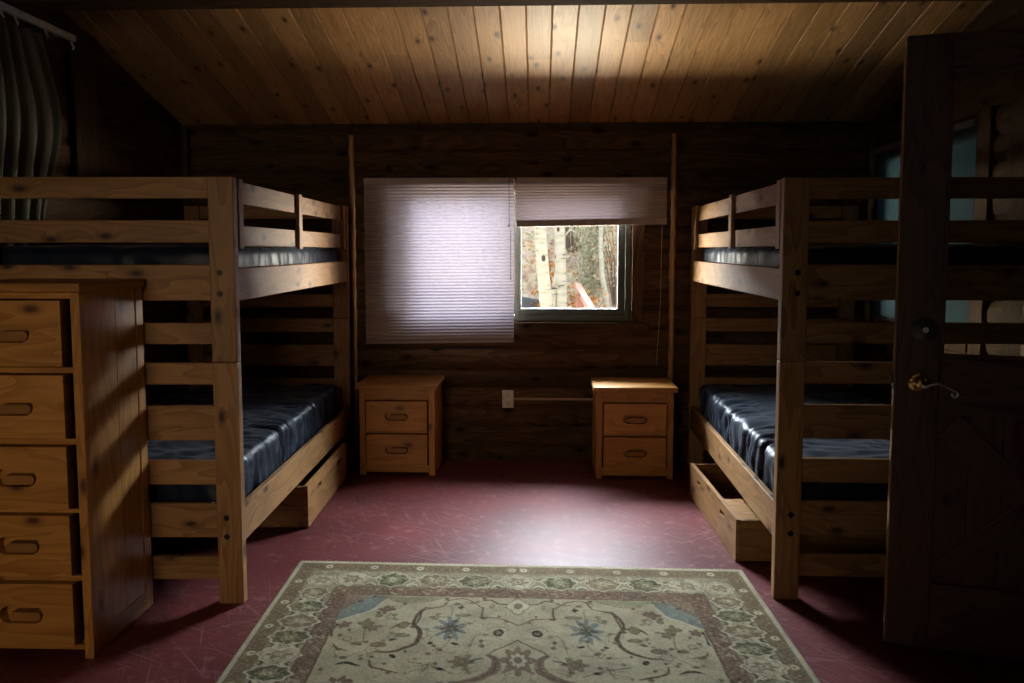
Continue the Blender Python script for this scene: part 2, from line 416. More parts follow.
mb = MB(); mb.box(XL + .01, XR - .01, 3.36, 3.50, 2.385, 2.60)
o = tag(mb.build('trim_1', M['beam'], bevel=.006), 'dark ceiling beam crossing the room', 'beam', kind='structure')
mb = MB(); mb.box(XR - .075, XR - .012, 3.36, 3.52, 0, 2.382)
tag(mb.build('trim_2', M['beam'], bevel=.006), 'dark post under the right end of the ceiling beam', 'post', kind='structure')
mb = MB(); mb.box(XL + .022, XL + .05, 3.83, 4.03, 1.62, ceil_z(4.03) - .004)
tag(mb.build('trim_3', M['beam'], bevel=.004), 'dark vertical board on the left wall beside the curtain', 'board', kind='structure')
for i, (x, lab) in enumerate(((-1.182, 'knobby vertical strip left of the window'), (.828, 'knobby vertical strip right of the window'))):
    zz = [.02 + k_ * .0315 for k_ in range(int(2.08 / .0315))]
    mb = MB(); mb.tube([(x + .0015 * math.sin(z_ * 9), WY - .036, z_) for z_ in zz], [.013 + .006 * abs(math.sin(PI * z_ / PITCH)) for z_ in zz], 10)
    tag(mb.build('trim_%d' % (i + 4), M['trim'], smooth=True), lab, 'trim', kind='structure')
# corner battens
for nm, x in (('trim_6', XL + .045), ('trim_7', XR - .045)):
    mb = MB(); mb.box(x - .02, x + .02, WY - .07, WY - .03, 0, 2.12)
    tag(mb.build(nm, M['wall'], bevel=.004), 'dark batten in the %s back corner' % ('left' if x < 0 else 'right'), 'trim', kind='structure')

# window in the back wall
win = thing('window_1', 'back wall window with dark green frame looking out on aspens', 'window', (0, 0, 0), kind='structure')
mb = MB(); fy0, fy1 = WY - .005, WY + .07
def ring(mb, x0, x1, z0, z1, w, y0, y1):
    mb.box(x0, x1, y0, y1, z0, z0 + w); mb.box(x0, x1, y0, y1, z1 - w, z1)
    mb.box(x0, x0 + w, y0, y1, z0 + w, z1 - w); mb.box(x1 - w, x1, y0, y1, z0 + w, z1 - w)
ring(mb, HX0, HX1, HZ0, HZ1, .032, fy0, WY + .14)
mb.build('window_frame', M['frame'], win, bevel=.003)
for (a, b_) in ((HX0 + .033, -.165), (-.163, HX1 - .033)):
    m2 = MB(); ring(m2, a, b_, HZ0 + .033, HZ1 - .033, .044, WY + .02, WY + .065)
    sash = m2.build('sash', M['frame'], win, bevel=.003)
    m3 = MB(); m3.box(a + .04, b_ - .04, WY + .038, WY + .042, HZ0 + .072, HZ1 - .072); m3.build('pane', M['glass'], sash)
m2 = MB()
m2.box(HX0 - .10, HX1 + .12, WY - .034, WY + .0, HZ0 - .095, HZ0 - .008)
m2.box(HX0 - .10, HX1 + .12, WY - .034, WY + .0, HZ1 + .008, HZ1 + .095)
m2.box(HX1 + .008, HX1 + .085, WY - .034, WY, HZ0 - .005, HZ1 + .005); m2.box(HX0 - .085, HX0 - .008, WY - .034, WY, HZ0 - .005, HZ1 + .005)
m2.build('window_casing', M['wall'], win, bevel=.004)

# window in the right wall, blind drawn
w2 = thing('window_2', 'right wall window covered by a blue blind behind the bunk bed', 'window', kind='structure')
m2 = MB()
y0, y1, z0, z1 = RW
for a in ((y0, y1, z0, z0 + .05), (y0, y1, z1 - .05, z1), (y0, y0 + .05, z0 + .05, z1 - .05), (y1 - .05, y1, z0 + .05, z1 - .05)):
    m2.box(XR + .02, XR + .12, a[0], a[1], a[2], a[3])
m2.build('window_frame', M['frame'], w2, bevel=.003)
m2 = MB(); m2.box(XR + .07, XR + .074, y0 + .045, y1 - .045, z0 + .045, z1 - .045); m2.build('pane', M['glass'], w2)
m2 = MB(); m2.box(XR - .04, XR - .0, y0 - .12, y0 - .01, z0 - .1, z1 + .1); m2.box(XR - .05, XR, y0 - .01, y1, z0 - .06, z0 - .01)
m2.build('window_casing', M['wall'], w2, bevel=.004)
mb = MB(); n_ = 2
mb.box(XR - .034, XR - .031, y0 + .0, y1 - .0, z0 + .03, z1 + .03)
bl = thing('roller_blind', 'pale blue roller blind drawn over the side window behind the right bunk', 'blind', (0, 0, 0))
mb.build('blind_cloth', M['blind'], bl)
m2 = MB(); m2.tube([(XR - .045, y0, z1 + .045), (XR - .045, y1, z1 + .045)], .018, 12); m2.build('roller', M['shaderail'], bl, smooth=True)
m2 = MB(); m2.tube([(XR - .0325, y0, z0 + .025), (XR - .0325, y1, z0 + .025)], .007, 8); m2.build('bottom_bar', M['shaderail'], bl, smooth=True)

# ------------------------------------------------------------------ pleated window shades
def shade(label, x0, x1, ztop, zl, zr, cord_x, cord_z, side):
    t = thing('pleated_shade', label, 'window shade', ((x0 + x1) / 2, WY - .085, ztop), group='pleated shades over the window')
    cx = (x0 + x1) / 2; a, b_ = x0 - cx, x1 - cx
    mb = MB(); mb.box(a, b_, -.012, .060, -.035, 0); mb.build('headrail', M['shaderail'], t, bevel=.003)
    mb = MB(); H = ztop - min(zl, zr); n = int(H / .0105) // 2 * 2
    NX = 14
    for i in range(n):
        for j in range(NX):
            u0, u1 = j / NX, (j + 1) / NX
            pts = []
            for (uu, ii) in ((u0, i), (u1, i), (u1, i + 1), (u0, i + 1)):
                zb = (zl + (zr - zl) * uu) - ztop + .02
                z_ = -.034 + (zb + .034) * ii / n
                bow = .004 * math.sin(PI * uu) * (ii / n)
                pts.append((a + (b_ - a) * uu, (.0045 if ii % 2 else -.0015) - bow, z_))
            mb.poly(pts, [(0, 0)] * 4)
    bm = bmesh.new(); o = mb.build('shade_cloth', M['shade2' if side else 'shade'], t)
    bm.from_mesh(o.data); bmesh.ops.remove_doubles(bm, verts=bm.verts, dist=1e-5); bm.to_mesh(o.data); bm.free()
    ang = math.atan2(zr - zl, x1 - x0)
    Mx = Matrix.Translation((0, 0, (zl + zr) / 2 - ztop)) @ Matrix.Rotation(-ang, 4, 'Y')
    mb = MB(); mb.box(a, b_, -.010, .012, 0, .040 if side else .016, Mx); mb.build('bottom_rail', M['shaderail'], t, bevel=.003)
    for (px, z0_, z1_) in cord_z:
        mb = MB(); mb.tube([(px - cx, -.018, z0_ - ztop), (px - cx + .001, -.018, z1_ - ztop)], .0022, 6); mb.tube([(px - cx, -.018, z1_ - ztop + .012), (px - cx, -.018, z1_ - ztop - .006)], [.002, .006], 8)
        mb.build('pull_cord', M['cord'], t)
    return t
shade('long pleated window shade drawn down and glowing over the left pane', -1.098, -.163, 1.796, .758, .772, None, [(-.192, 1.79, 1.50), (-.182, 1.48, 1.17)], 0)
shade('short pleated window shade raised above the open view of the aspens', -.148, .780, 1.796, 1.492, 1.508, None, [], 1)
mb = MB(); mb.tube([(.757, WY - .06, 1.50), (.755, WY - .045, 1.0), (.735, WY - .045, .62)], .0018, 6)
tag(mb.build('blind_cord', M['palecord']), 'thin pale cord hanging under the raised shade beside the window', 'cord')

# ------------------------------------------------------------------ outlet and conduit
t = thing('wall_outlet', 'ivory electrical outlet low on the log wall between the nightstands', 'outlet', (-.203, WY - .021, .40))
mb = MB(); mb.box(-.036, .036, -.006, .0, -.057, .057); mb.build('cover_plate', M['white'], t, bevel=.002)
for zz in (.024, -.024):
    mb = MB(); mb.box(-.017, .017, -.009, -.005, zz - .015, zz + .015); s_ = mb.build('socket', M['white'], t, bevel=.003)
    mb = MB(); mb.box(-.009, -.006, -.0095, -.0085, zz - .004, zz + .007); mb.box(.006, .009, -.0095, -.0085, zz - .004, zz + .007); mb.box(-.002, .002, -.0095, -.0085, zz - .011, zz - .007)
    mb.build('slots', M['slot'], s_)
mb = MB(); mb.box(-.166, .40, WY - .034, WY - .021, .395, .408)
tag(mb.build('wire_channel', M['conduit'], bevel=.002), 'tan wire channel running along the log wall right of the outlet', 'cable channel')

# ------------------------------------------------------------------ carved stadium pull plates
def front_plate(mb, w, h, th, hw=.062, hh=.021, cx=0, cz=0):
    """drawer front (local x,z centred; front face at y=-th) with a stadium hole"""
    inner = []
    n = 12
    for i in range(n + 1):
        an = -PI / 2 + PI * i / n; inner.append((cx + hw - hh + hh * math.cos(an), cz + hh * math.sin(an)))
    for i in range(n + 1):
        an = PI / 2 + PI * i / n; inner.append((cx - hw + hh + hh * math.cos(an), cz + hh * math.sin(an)))
    outer = []
    for (x, z) in inner:
        dx, dz = x - cx, z - cz
        s = min((w / 2) / abs(dx) if abs(dx) > 1e-6 else 1e9, (h / 2) / abs(dz) if abs(dz) > 1e-6 else 1e9)
        outer.append((cx + dx * s, cz + dz * s))
    N = len(inner)
    # insert exact rectangle corners
    ring_o = []; vo = int(rnd() * 60) * 10 + 5; uo = rnd() * 40
    U = lambda x, z: (uo + x, vo + z)
    for i in range(N):
        j = (i + 1) % N
        o0, o1, i0, i1 = outer[i], outer[j], inner[i], inner[j]
        pts = [i0, o0]
        on_x0 = abs(abs(o0[0] - cx) - w / 2) < 1e-6; on_x1 = abs(abs(o1[0] - cx) - w / 2) < 1e-6
        on_z0 = abs(abs(o0[1] - cz) - h / 2) < 1e-6; on_z1 = abs(abs(o1[1] - cz) - h / 2) < 1e-6
        if not ((on_x0 and on_x1 and (o0[0] - cx) * (o1[0] - cx) > 0) or (on_z0 and on_z1 and (o0[1] - cz) * (o1[1] - cz) > 0)):
            pts.append((cx + math.copysign(w / 2, o0[0] + o1[0] - 2 * cx), cz + math.copysign(h / 2, o0[1] + o1[1] - 2 * cz)))
        pts += [o1, i1]
        mb.poly([(x, -th, z) for x, z in pts], [U(x, z) for x, z in pts])
        mb.poly([(i0[0], -th, i0[1]), (i1[0], -th, i1[1]), (i1[0], 0, i1[1]), (i0[0], 0, i0[1])], [U(*i0), U(*i1), U(*i1), U(*i0)])
        for a_, b_ in zip(pts[1:-1], pts[2:-1]):
            mb.poly([(a_[0], -th, a_[1]), (a_[0], 0, a_[1]), (b_[0], 0, b_[1]), (b_[0], -th, b_[1])], [U(*a_), U(*a_), U(*b_), U(*b_)])
    mb.box(cx - w / 2, cx + w / 2, 0, .006, cz - h / 2, cz + h / 2, grain=0)
def pull_bar(mb, th, hw=.062, hh=.021, cx=0, cz=0):
    w, h = hw * .74, hh * .52; c0 = cz - hh * .26; n = 8; x0 = cx + hw * .14
    pts = [(x0 + w - h + h * math.cos(-PI / 2 + PI * i / n), c0 + h * math.sin(-PI / 2 + PI * i / n)) for i in range(n + 1)]
    pts += [(x0 - w + h + h * math.cos(PI / 2 + PI * i / n), c0 + h * math.sin(PI / 2 + PI * i / n)) for i in range(n + 1)]
    vo = int(rnd() * 60) * 10 + 5
    mb.poly([(x, -th + .002, z) for x, z in pts], [(x, vo + z) for x, z in pts])
    for a_, b_ in zip(pts, pts[1:] + pts[:1]):
        mb.poly([(a_[0], -th + .002, a_[1]), (a_[0], 0, a_[1]), (b_[0], 0, b_[1]), (b_[0], -th + .002, b_[1])], [(a_[0], vo + a_[1])] * 2 + [(b_[0], vo + b_[1])] * 2)

def chest(name, label, cat, loc, rz, w, d, h, drawers, stile=.028, over=.03, overf=.03, top=.03, group=None, hw=.062, hh=.021, foot=.0, dshift=0, backo=None):
    """front at local y=0 facing -y, x centred"""
    t = thing(name, label, cat, loc, rz, group)
    mb = MB(); mb.box(-w / 2 - over, w / 2 + over, -overf, d + (over * .3 if backo is None else backo), h - top, h, grain=0)
    mb.build('top', M['dresser'], t, bevel=.006)
    mb = MB()
    for sx in (-1, 1):
        mb.box(sx * w / 2, sx * (w / 2 - stile), 0, .022, foot * 0, h - top)
    zs = sorted([q for dr in drawers for q in dr])
    mb.box(-w / 2 + stile, w / 2 - stile, .002, .02, max(zs) + .002, h - top)
    mb.box(-w / 2 + stile, w / 2 - stile, .002, .02, foot, min(zs) - .002)
    for (a0, a1), (b0, b1) in zip(drawers, drawers[1:]):
        mb.box(-w / 2 + stile, w / 2 - stile, .002, .02, min(a1, b1) + .002 if False else b1 + .002, a0 - .002)
    mb.build('face_frame', M['dresser'], t, bevel=.002)
    for sx in (-1, 1):
        mb = MB()
        e = sx * w / 2
        mb.box(e, e - sx * .02, .022, .085, 0, h - top, grain=2)
        mb.box(e, e - sx * .02, d - .05, d, 0, h - top, grain=2)
        mb.box(e, e - sx * .02, .085, d - .05, 0, foot + .04, grain=1)
        n = 2; y0_, y1_ = .087, d - .052
        for i in range(n):
            ya, yb = y0_ + (y1_ - y0_) * i / n, y0_ + (y1_ - y0_) * (i + 1) / n
            mb.box(e - sx * .004, e - sx * .018, ya + .0006, yb - .0006, foot + .012, h - top, grain=2)
        mb.build('side_panel', M['dresser'], t, bevel=.0015)
    mb = MB(); mb.box(-w / 2 + .02, w / 2 - .02, d - .012, d - .002, foot + .01, h - top); mb.box(-w / 2 + .02, w / 2 - .02, .03, d - .012, foot + .01, foot + .02)
    mb.build('back_panel', M['recess'], t)
    for (z0_, z1_) in drawers:
        ww = w - 2 * stile - .016 - 2 * abs(dshift); th = .036
        mb = MB(); front_plate(mb, ww, z1_ - z0_ - .006, th, hw, hh)
        o = mb.build('drawer', M['dresser'], t, bevel=.0); o.location = (dshift, .020, (z0_ + z1_) / 2)
        mb = MB(); pull_bar(mb, th, hw, hh); mb.build('pull', M['recess'], o, bevel=.003)
    return t

dr = [(.975, 1.192), (.741, .952), (.508, .718), (.284, .491), (.048, .262)]
chest('tall_dresser', 'tall honey pine five drawer dresser standing at the near end of the left bunk', 'dresser', (-1.692, 2.50, 0), math.radians(.5),
      .44, .414, 1.245, dr, stile=.030, over=.014, overf=.022, top=.03, hw=.072, hh=.029, foot=.03, backo=0, dshift=-.008)
nd = [(.268, .455), (.068, .255)]
for loc, rz, lab in (((-.852, 4.690, 0), 0, 'honey pine two drawer nightstand beside the left bunk bed'),
                     ((.560, 4.660, 0), math.radians(-.4), 'honey pine two drawer nightstand beside the right bunk bed')):
    chest('nightstand', lab, 'nightstand', loc, rz, .452, .36, .552, nd, stile=.036, over=.020, overf=.028, top=.030, group='pine nightstands under the window', hw=.070, hh=.027, foot=.018)

# ------------------------------------------------------------------ bunk beds
UP = [(1.54, 1.619), (1.377, 1.46), (1.162, 1.295), (.998, 1.078)]
LO = [(.845, .927), (.632, .763), (.462, .554), (.256, .389), (.091, .181)]
BWID, BLEN = 1.0, 2.0
def bunk(label, loc, rz, s):
    """local x: 0 at the aisle face of the posts, growing away from the aisle (sign s); y 0..BLEN"""
    t = thing('bunk_bed', label, 'bunk bed', loc, rz, 'pine bunk beds along the side walls')
    X = lambda a: a * s
    pw, pt = .095, .045
    for yy in (0, BLEN - pt):
        for xx in (0, BWID - pw):
            for (z0_, z1_) in ((0, .930), (.932, 1.619)):
                mb = MB(); mb.box(X(xx), X(xx + pw), yy, yy + pt, z0_, z1_, grain=2)
                po = mb.build('post', M['bunk'], t, bevel=.004)
                if yy == 0:
                    zz = (.337, .264) if z0_ == 0 else (1.266, 1.188)
                    for z_ in zz:
                        m2 = MB(); m2.tube([(X(xx + pw * .60), yy + .002, z_), (X(xx + pw * .60), yy - .003, z_)], .011, 14); m2.build('bolt', M['black'], po)
    for yy in (0, BLEN - pt):
        for (z0_, z1_) in UP + LO:
            mb = MB(); mb.box(X(pw + .0005), X(BWID - pw - .0005), yy + .012, yy + .036, z0_, z1_, grain=0)
            mb.build('end_slat', M['bunk'], t, bevel=.003)
    for (z0_, z1_) in ((1.158, 1.282), (.232, .375)):
        for xa in (.004, BWID - .030):
            mb = MB(); mb.box(X(xa), X(xa + .026), pt + .001, BLEN - pt - .001, z0_, z1_, grain=1)
            mb.build('side_rail', M['bunk'], t, bevel=.004)
        for i in range(10):
            y_ = .12 + i * (BLEN - .24 - .07) / 9
            mb = MB(); mb.box(X(.031), X(BWID - .031), y_, y_ + .07, z0_ + .015, z0_ + .035, grain=0)
            mb.build('bed_slat', M['bunk'], t)
    # guard rails of the upper bunk on the aisle side
    for xa, xg in ((.022, 0.0),):
        for (z0_, z1_) in ((1.527, 1.612), (1.365, 1.445)):
            mb = MB(); mb.box(X(xa), X(xa + .018), pt + .004, BLEN - pt - .004, z0_, z1_, grain=1)
            mb.build('guard_rail', M['bunk'], t, bevel=.003)
        for yc in (.065, .90, BLEN - .13):
            mb = MB(); mb.box(X(xg + .002), X(xg + .020), yc, yc + .055, 1.355 , 1.618, grain=2)
            mb.build('guard_post', M['bunk'], t, bevel=.003)
    return t
LB = ((-1.128, 2.925, 0), math.radians(1.5), -1)
RB = ((.908, 3.035, 0), math.radians(-.9), 1)
bunk('pine bunk bed along the left wall behind the tall dresser', *LB)
bunk('pine bunk bed along the right wall behind the open door', *RB)

def mattress(label, base, z0, thick, over, seed, puff=.006, cover='wrinkle', corner=0.):
    (bx, by, _), rz, s = base
    t = thing('mattress', label, 'mattress', (bx, by, z0), rz, 'navy mattresses on the bunk beds')
    a = (BWID - .10) / 2 + over; cx = s * (.050 - over + a); L0, L1 = .072, BLEN - .072
    bY = (L1 - L0) / 2; cy = (L0 + L1) / 2; c = thick / 2; r = .035
    nx, ny, nz = 44, 150, 10
    bm = bmesh.new()
    vs = {}
    def V(i, j, k_):
        key = (i, j, k_)
        if key in vs: return vs[key]
        p = Vector((-a + 2 * a * i / nx, -bY + 2 * bY * j / ny, -c + 2 * c * k_ / nz))
        q = Vector((max(-(a - r), min(a - r, p.x)), max(-(bY - r), min(bY - r, p.y)), max(-(c - r), min(c - r, p.z))))
        d = p - q; n = d.normalized() if d.length > 1e-9 else Vector((0, 0, 1)); p = q + n * min(r, max(d.length, r if d.length > 1e-6 else 0))
        if p.z > -c + .01:
            ws = Vector((p.x, p.y, p.z))
            edge = min(1, max(0, (abs(p.x) / a - .55) / .45)) ; edge2 = min(1, max(0, (abs(p.y) / bY - .8) / .2))
            wx_ = p.x + .10 * noise.noise(Vector((p.x * 5, p.y * 5, seed + 20))); wy_ = p.y + .09 * noise.noise(Vector((p.x * 4, p.y * 4, seed + 30)))
            wz_ = p.z * 2.
            f1 = noise.noise(Vector((wx_ * 3.0 + wy_ * 2 + wz_, wy_ * 13 - wx_ * 4, seed + wz_)))
            f2 = noise.noise(Vector((wx_ * 9 + wz_ * 6, wy_ * 26 + wx_ * 8 + wz_ * 5, seed + 9)))
            f3 = noise.noise(Vector((p.x * 2.5, p.y * 3, seed + 4)))
            rid = (1 - abs(f1) * 3.0)
            amp = puff * (.75 + .9 * max(edge, edge2))
            dd = amp * (rid * .8 + f2 * .9) + .010 * f3
            p = p + n * dd
            p.z += .018 * (1 - (p.x / a) ** 2) * (1 - (p.y / bY) ** 2) * (1 if p.z > 0 else 0)
        vs[key] = bm.verts.new((p.x + cx, p.y + cy, p.z + c)); return vs[key]
    def face(f): bm.faces.new(f)
    for i in range(nx):
        for j in range(ny):
            face((V(i, j, nz), V(i + 1, j, nz), V(i + 1, j + 1, nz), V(i, j + 1, nz)))
            face((V(i, j, 0), V(i, j + 1, 0), V(i + 1, j + 1, 0), V(i + 1, j, 0)))
    for i in range(nx):
        for k_ in range(nz):
            face((V(i, 0, k_), V(i + 1, 0, k_), V(i + 1, 0, k_ + 1), V(i, 0, k_ + 1)))
            face((V(i, ny, k_), V(i, ny, k_ + 1), V(i + 1, ny, k_ + 1), V(i + 1, ny, k_)))
    for j in range(ny):
        for k_ in range(nz):
            face((V(0, j, k_), V(0, j, k_ + 1), V(0, j + 1, k_ + 1), V(0, j + 1, k_)))
            face((V(nx, j, k_), V(nx, j + 1, k_), V(nx, j + 1, k_ + 1), V(nx, j, k_ + 1)))
    me = bpy.data.meshes.new('cover'); bmesh.ops.recalc_face_normals(bm, faces=bm.faces); bm.to_mesh(me); bm.free()
    me.materials.append(M['navy']); me.shade_smooth()
    o = bpy.data.objects.new('cover', me); C.objects.link(o); o.parent = t
    # label-free piping round the lower edge
    return t
for base, side, sd in ((LB, 'left', 1), (RB, 'right', 5)):
    mattress('navy blue mattress on the lower level of the %s bunk bed' % side, base, .272, .245, -.014 if side == 'left' else -.006, sd, .010)
    mattress('navy blue mattress on the upper level of the %s bunk bed' % side, base, 1.197, .165, -.008, sd + 2, .004)

# ------------------------------------------------------------------ under-bed drawers
def bed_drawer(label, loc, rz, s, L, D, h, lid):
    """front panel outer face at local x=0, body grows to s*D; y 0..L"""
    t = thing('underbed_drawer', label, 'drawer', loc, rz, 'pine drawers under the bunk beds')
    th = .02
    # front panel with two slot holes: built from blocks around the holes
    mb = MB(); slots = [(L * .22, L * .22 + .075), (L * .72, L * .72 + .075)]; sz0, sz1 = h * .66, h * .66 + .022
    cuts = [0] + [q for s_ in slots for q in s_] + [L]
    mb.box(0, s * th, 0, L, 0, sz0, grain=1); mb.box(0, s * th, 0, L, sz1, h, grain=1)
    for a_, b_ in ((0, slots[0][0]), (slots[0][1], slots[1][0]), (slots[1][1], L)): mb.box(0, s * th, a_, b_, sz0, sz1, grain=1)
    mb.build('front_panel', M['bunk'], t)
    for y_ in (0.001, L - th - .001):
        mb = MB(); mb.box(s * (th + .001), s * D, y_, y_ + th, .0, h - .004, grain=0); mb.build('side_panel', M['bunk'], t, bevel=.002)
    mb = MB(); mb.box(s * (D - th), s * D, th + .002, L - th - .002, .0, h - .004); mb.build('back_panel', M['bunk'], t)
    mb = MB(); mb.box(s * (th + .001), s * (D - th - .001), th + .002, L - th - .002, .012, .022); mb.build('bottom_panel', M['bunk'], t)
    if lid:
        mb = MB(); mb.box(s * (th + .001), s * (D - th - .001), th + .002, lid, h - .03, h - .016, grain=0); mb.build('cover_board', M['bunk'], t)
    return t
bed_drawer('shallow pine drawer under the left bunk with its front just past the rail', (-1.122, 3.76, .004), math.radians(1.5), -1, .87, .62, .205, 0)
bed_drawer('shallow pine drawer pulled out from under the right bunk', (.850, 3.405, .004), math.radians(1.6), 1, .93, .66, .185, .34)

# ------------------------------------------------------------------ curtain and track on the left wall
t = thing('curtain_track', 'white metal curtain track high on the left wall', 'curtain track', (XL + .055, 3.83, 2.352))
mb = MB(); mb.box(-.012, .014, -2.2, 0, -.014, .016); mb.build('rail', M['track'], t, bevel=.003)
for y_ in (-.10, -1.5):
    mb = MB(); mb.box(-.05, -.012, y_, y_ + .02, -.01, .012); mb.build('bracket', M['track'], t)
for y_ in (-.02, -.22, -.43, -.52, -.60, -.75, -.9):
    mb = MB(); mb.tube([(0, y_, -.014), (0.004, y_, -.03), (.008, y_ + .006, -.042), (0, y_ + .01, -.05)], .005, 8); mb.build('glide_hook', M['track'], t)
mb = MB(); ny, nz_ = 150, 30
def cpt(j, kz):
    tt = j / ny; zz = kz / nz_      # zz 0 top
    y_ = 2.45 + 1.05 * tt
    sway = .17 * math.exp(-((zz - .19) / .17) ** 2) * (tt ** 3) - .02 * zz
    y_ += sway
    x_ = XL + .060 + .022 * math.sin(2 * PI * (tt * 13 + .15 * math.sin(7 * tt))) * (.5 + .6 * min(1, zz * 4)) + .008 * math.sin(zz * 6 + tt * 20)
    return (x_, y_, 2.305 - 1.95 * zz)
for j in range(ny):
    for kz in range(nz_): mb.poly([cpt(j, kz), cpt(j + 1, kz), cpt(j + 1, kz + 1), cpt(j, kz + 1)], [(0, 0)] * 4)
o = mb.build('curtain', M['curtain'], smooth=True)
bm = bmesh.new(); bm.from_mesh(o.data); bmesh.ops.remove_doubles(bm, verts=bm.verts, dist=1e-5); bm.to_mesh(o.data); bm.free(); o.data.shade_smooth()
sm = o.modifiers.new('thickness', 'SOLIDIFY'); sm.thickness = .002
tag(o, 'dark olive curtain hanging in folds on the left wall', 'curtain')

# ------------------------------------------------------------------ open door
t = thing('door_1', 'dark wooden half glazed door standing open at the right', 'door', (1.188, 2.70, .012), math.radians(-15), kind='structure')
DW, DH, DT = .86, 2.026, .042
ST = .132
mb = MB()
mb.box(0, ST, -DT / 2, DT / 2, 0, DH, grain=2); mb.box(DW - ST, DW, -DT / 2, DT / 2, 0, DH, grain=2)
mb.box(ST, DW - ST, -DT / 2, DT / 2, DH - .105, DH, grain=0); mb.box(ST, DW - ST, -DT / 2, DT / 2, .80, .985, grain=0); mb.box(ST, DW - ST, -DT / 2, DT / 2, 0, .225, grain=0)
mb.build('door_frame', M['door'], t, bevel=.004)
mb = MB(); mb.box(-.003, -.0002, -DT / 2 + .002, DT / 2 - .002, .004, DH - .004, grain=2); tag(mb.build('lit_edge_strip', M['trim'], t), 'bare wood edge made lighter to look lit by the window')  # pale wood strip imitates window light along the latch edge
mb = MB(); mb.box(ST - .005, DW - ST + .005, -.003, .003, .983, DH - .103); mb.build('pane', M['glass'], t)
mb = MB()
for (a0, a1, b0, b1) in ((ST, DW - ST, .985, .997), (ST, DW - ST, DH - .117, DH - .105), (ST, ST + .012, .997, DH - .117), (DW - ST - .012, DW - ST, .997, DH - .117)):
    mb.box(a0, a1, -.014, .014, b0, b1)
mb.build('glazing_bead', M['door'], t, bevel=.002)
mb = MB()
for i in range(6):
    w_ = (DW - 2 * ST) / 6
    mb.box(ST + i * w_ + .001, ST + (i + 1) * w_ - .001, -.008, .008, .225, .80, grain=2)
mb.build('lower_panel', M['door'], t, bevel=.002)
x0_, x1_, z0_, z1_ = ST, DW - ST, .225, .80
ang = math.atan2(z1_ - z0_, x1_ - x0_); Lb = math.hypot(x1_ - x0_, z1_ - z0_) - .10
for sg in (1, -1):
    Mx = Matrix.Translation(((x0_ + x1_) / 2, 0, (z0_ + z1_) / 2)) @ Matrix.Rotation(-sg * ang, 4, 'Y')
    mb = MB(); yy = (-.019, -.008) if sg == 1 else (-.018, -.0085)
    mb.box(-Lb / 2, Lb / 2, yy[0], yy[1], -.045, .045, Mx, grain=0); mb.build('cross_brace', M['door'], t, bevel=.004)
hx, hz = .070, .905
mb = MB()
prof = [(.034, 0), (.034, .003), (.031, .007), (.022, .010), (.014, .012), (.012, .030), (.016, .034), (.013, .045), (.004, .048)]
mb.tube([(hx, -DT / 2 - d_, hz) for r_, d_ in prof], [r_ for r_, d_ in prof], 28)
for q in range(5):
    an = 2 * PI * q / 5 + .3
    mb.tube([(hx + .021 * math.cos(an), -DT / 2 - .004, hz + .021 * math.sin(an)), (hx + .021 * math.cos(an), -DT / 2 - .0125, hz + .021 * math.sin(an))], [.010, .005], 12)
ro = mb.build('door_handle', M['brass'], t, smooth=True); tag(ro, 'brass rosette with scrolled silvery lever')
pts = [(hx, -DT / 2 - .042, hz)]
for i in range(14):
    u_ = i / 13; pts.append((hx + .012 + .085 * u_, -DT / 2 - .046, hz - .012 + .012 * math.sin(PI * (u_ * 1.15))))
cxx, czz = pts[-1][0] + .002, pts[-1][2] - .013
for i in range(1, 18):
    an = PI / 2 - i / 17 * PI * 1.7; r_ = .0125 * (1 - .5 * i / 17)
    pts.append((cxx + r_ * math.cos(an), -DT / 2 - .046, czz + r_ * math.sin(an)))
mb = MB(); mb.tube(pts, [.0055] * 3 + [.0042] * (len(pts) - 4) + [.004], 10); mb.build('lever', M['nickel'], ro, smooth=True)
mb = MB(); prof = [(.040, 0), (.040, .004), (.034, .012), (.020, .015), (.018, .020), (.010, .021)]
mb.tube([(hx + .012, -DT / 2 - d_, 1.078) for r_, d_ in prof], [r_ for r_, d_ in prof], 28)
db = mb.build('deadbolt', M['bronze'], t, smooth=True)
mb = MB(); mb.tube([(hx + .012, -DT / 2 - .020, 1.078), (hx + .012, -DT / 2 - .0235, 1.078)], .009, 16); mb.build('key_cylinder', M['nickel'], db)
mb = MB(); mb.box(-.005, -.003, -.013, .013, hz - .03, hz + .03); mb.box(-.012, 0, -.008, .008, hz - .010, hz + .010); mb.build('latch', M['bronze'], t, bevel=.001)
for z_ in (.2, 1.0, 1.8):
    mb = MB(); mb.tube([(DW + .006, DT / 2, z_ - .045), (DW + .006, DT / 2, z_ + .045)], .007, 12); mb.build('hinge', M['bronze'], t)

# ------------------------------------------------------------------ patterned rug
RWID, RLEN = 1.892, 2.72
st = .004
nu, nv = int(RWID / st) + 1, int(RLEN / st) + 1
u = np.linspace(-RWID / 2, RWID / 2, nu); v = np.linspace(0, RLEN, nv)
Ug, Vg = np.meshgrid(u, v); U = np.abs(Ug); Vm = np.minimum(Vg, RLEN - Vg)
rs = np.random.RandomState(3)
def lownoise(sc, amp):
    g = rs.rand(int(RLEN * sc) + 3, int(RWID * sc) + 3)
    a = Vg * sc; b_ = (Ug + RWID / 2) * sc; i0 = a.astype(int); j0 = b_.astype(int); fa = a - i0; fb = b_ - j0
    return ((g[i0, j0] * (1 - fa) * (1 - fb) + g[i0 + 1, j0] * fa * (1 - fb) + g[i0, j0 + 1] * (1 - fa) * fb + g[i0 + 1, j0 + 1] * fa * fb) - .5) * 2 * amp
wob = lownoise(28, .0045); wob2 = lownoise(34, .0045)
Uw, Vw = U + wob, Vm + wob2
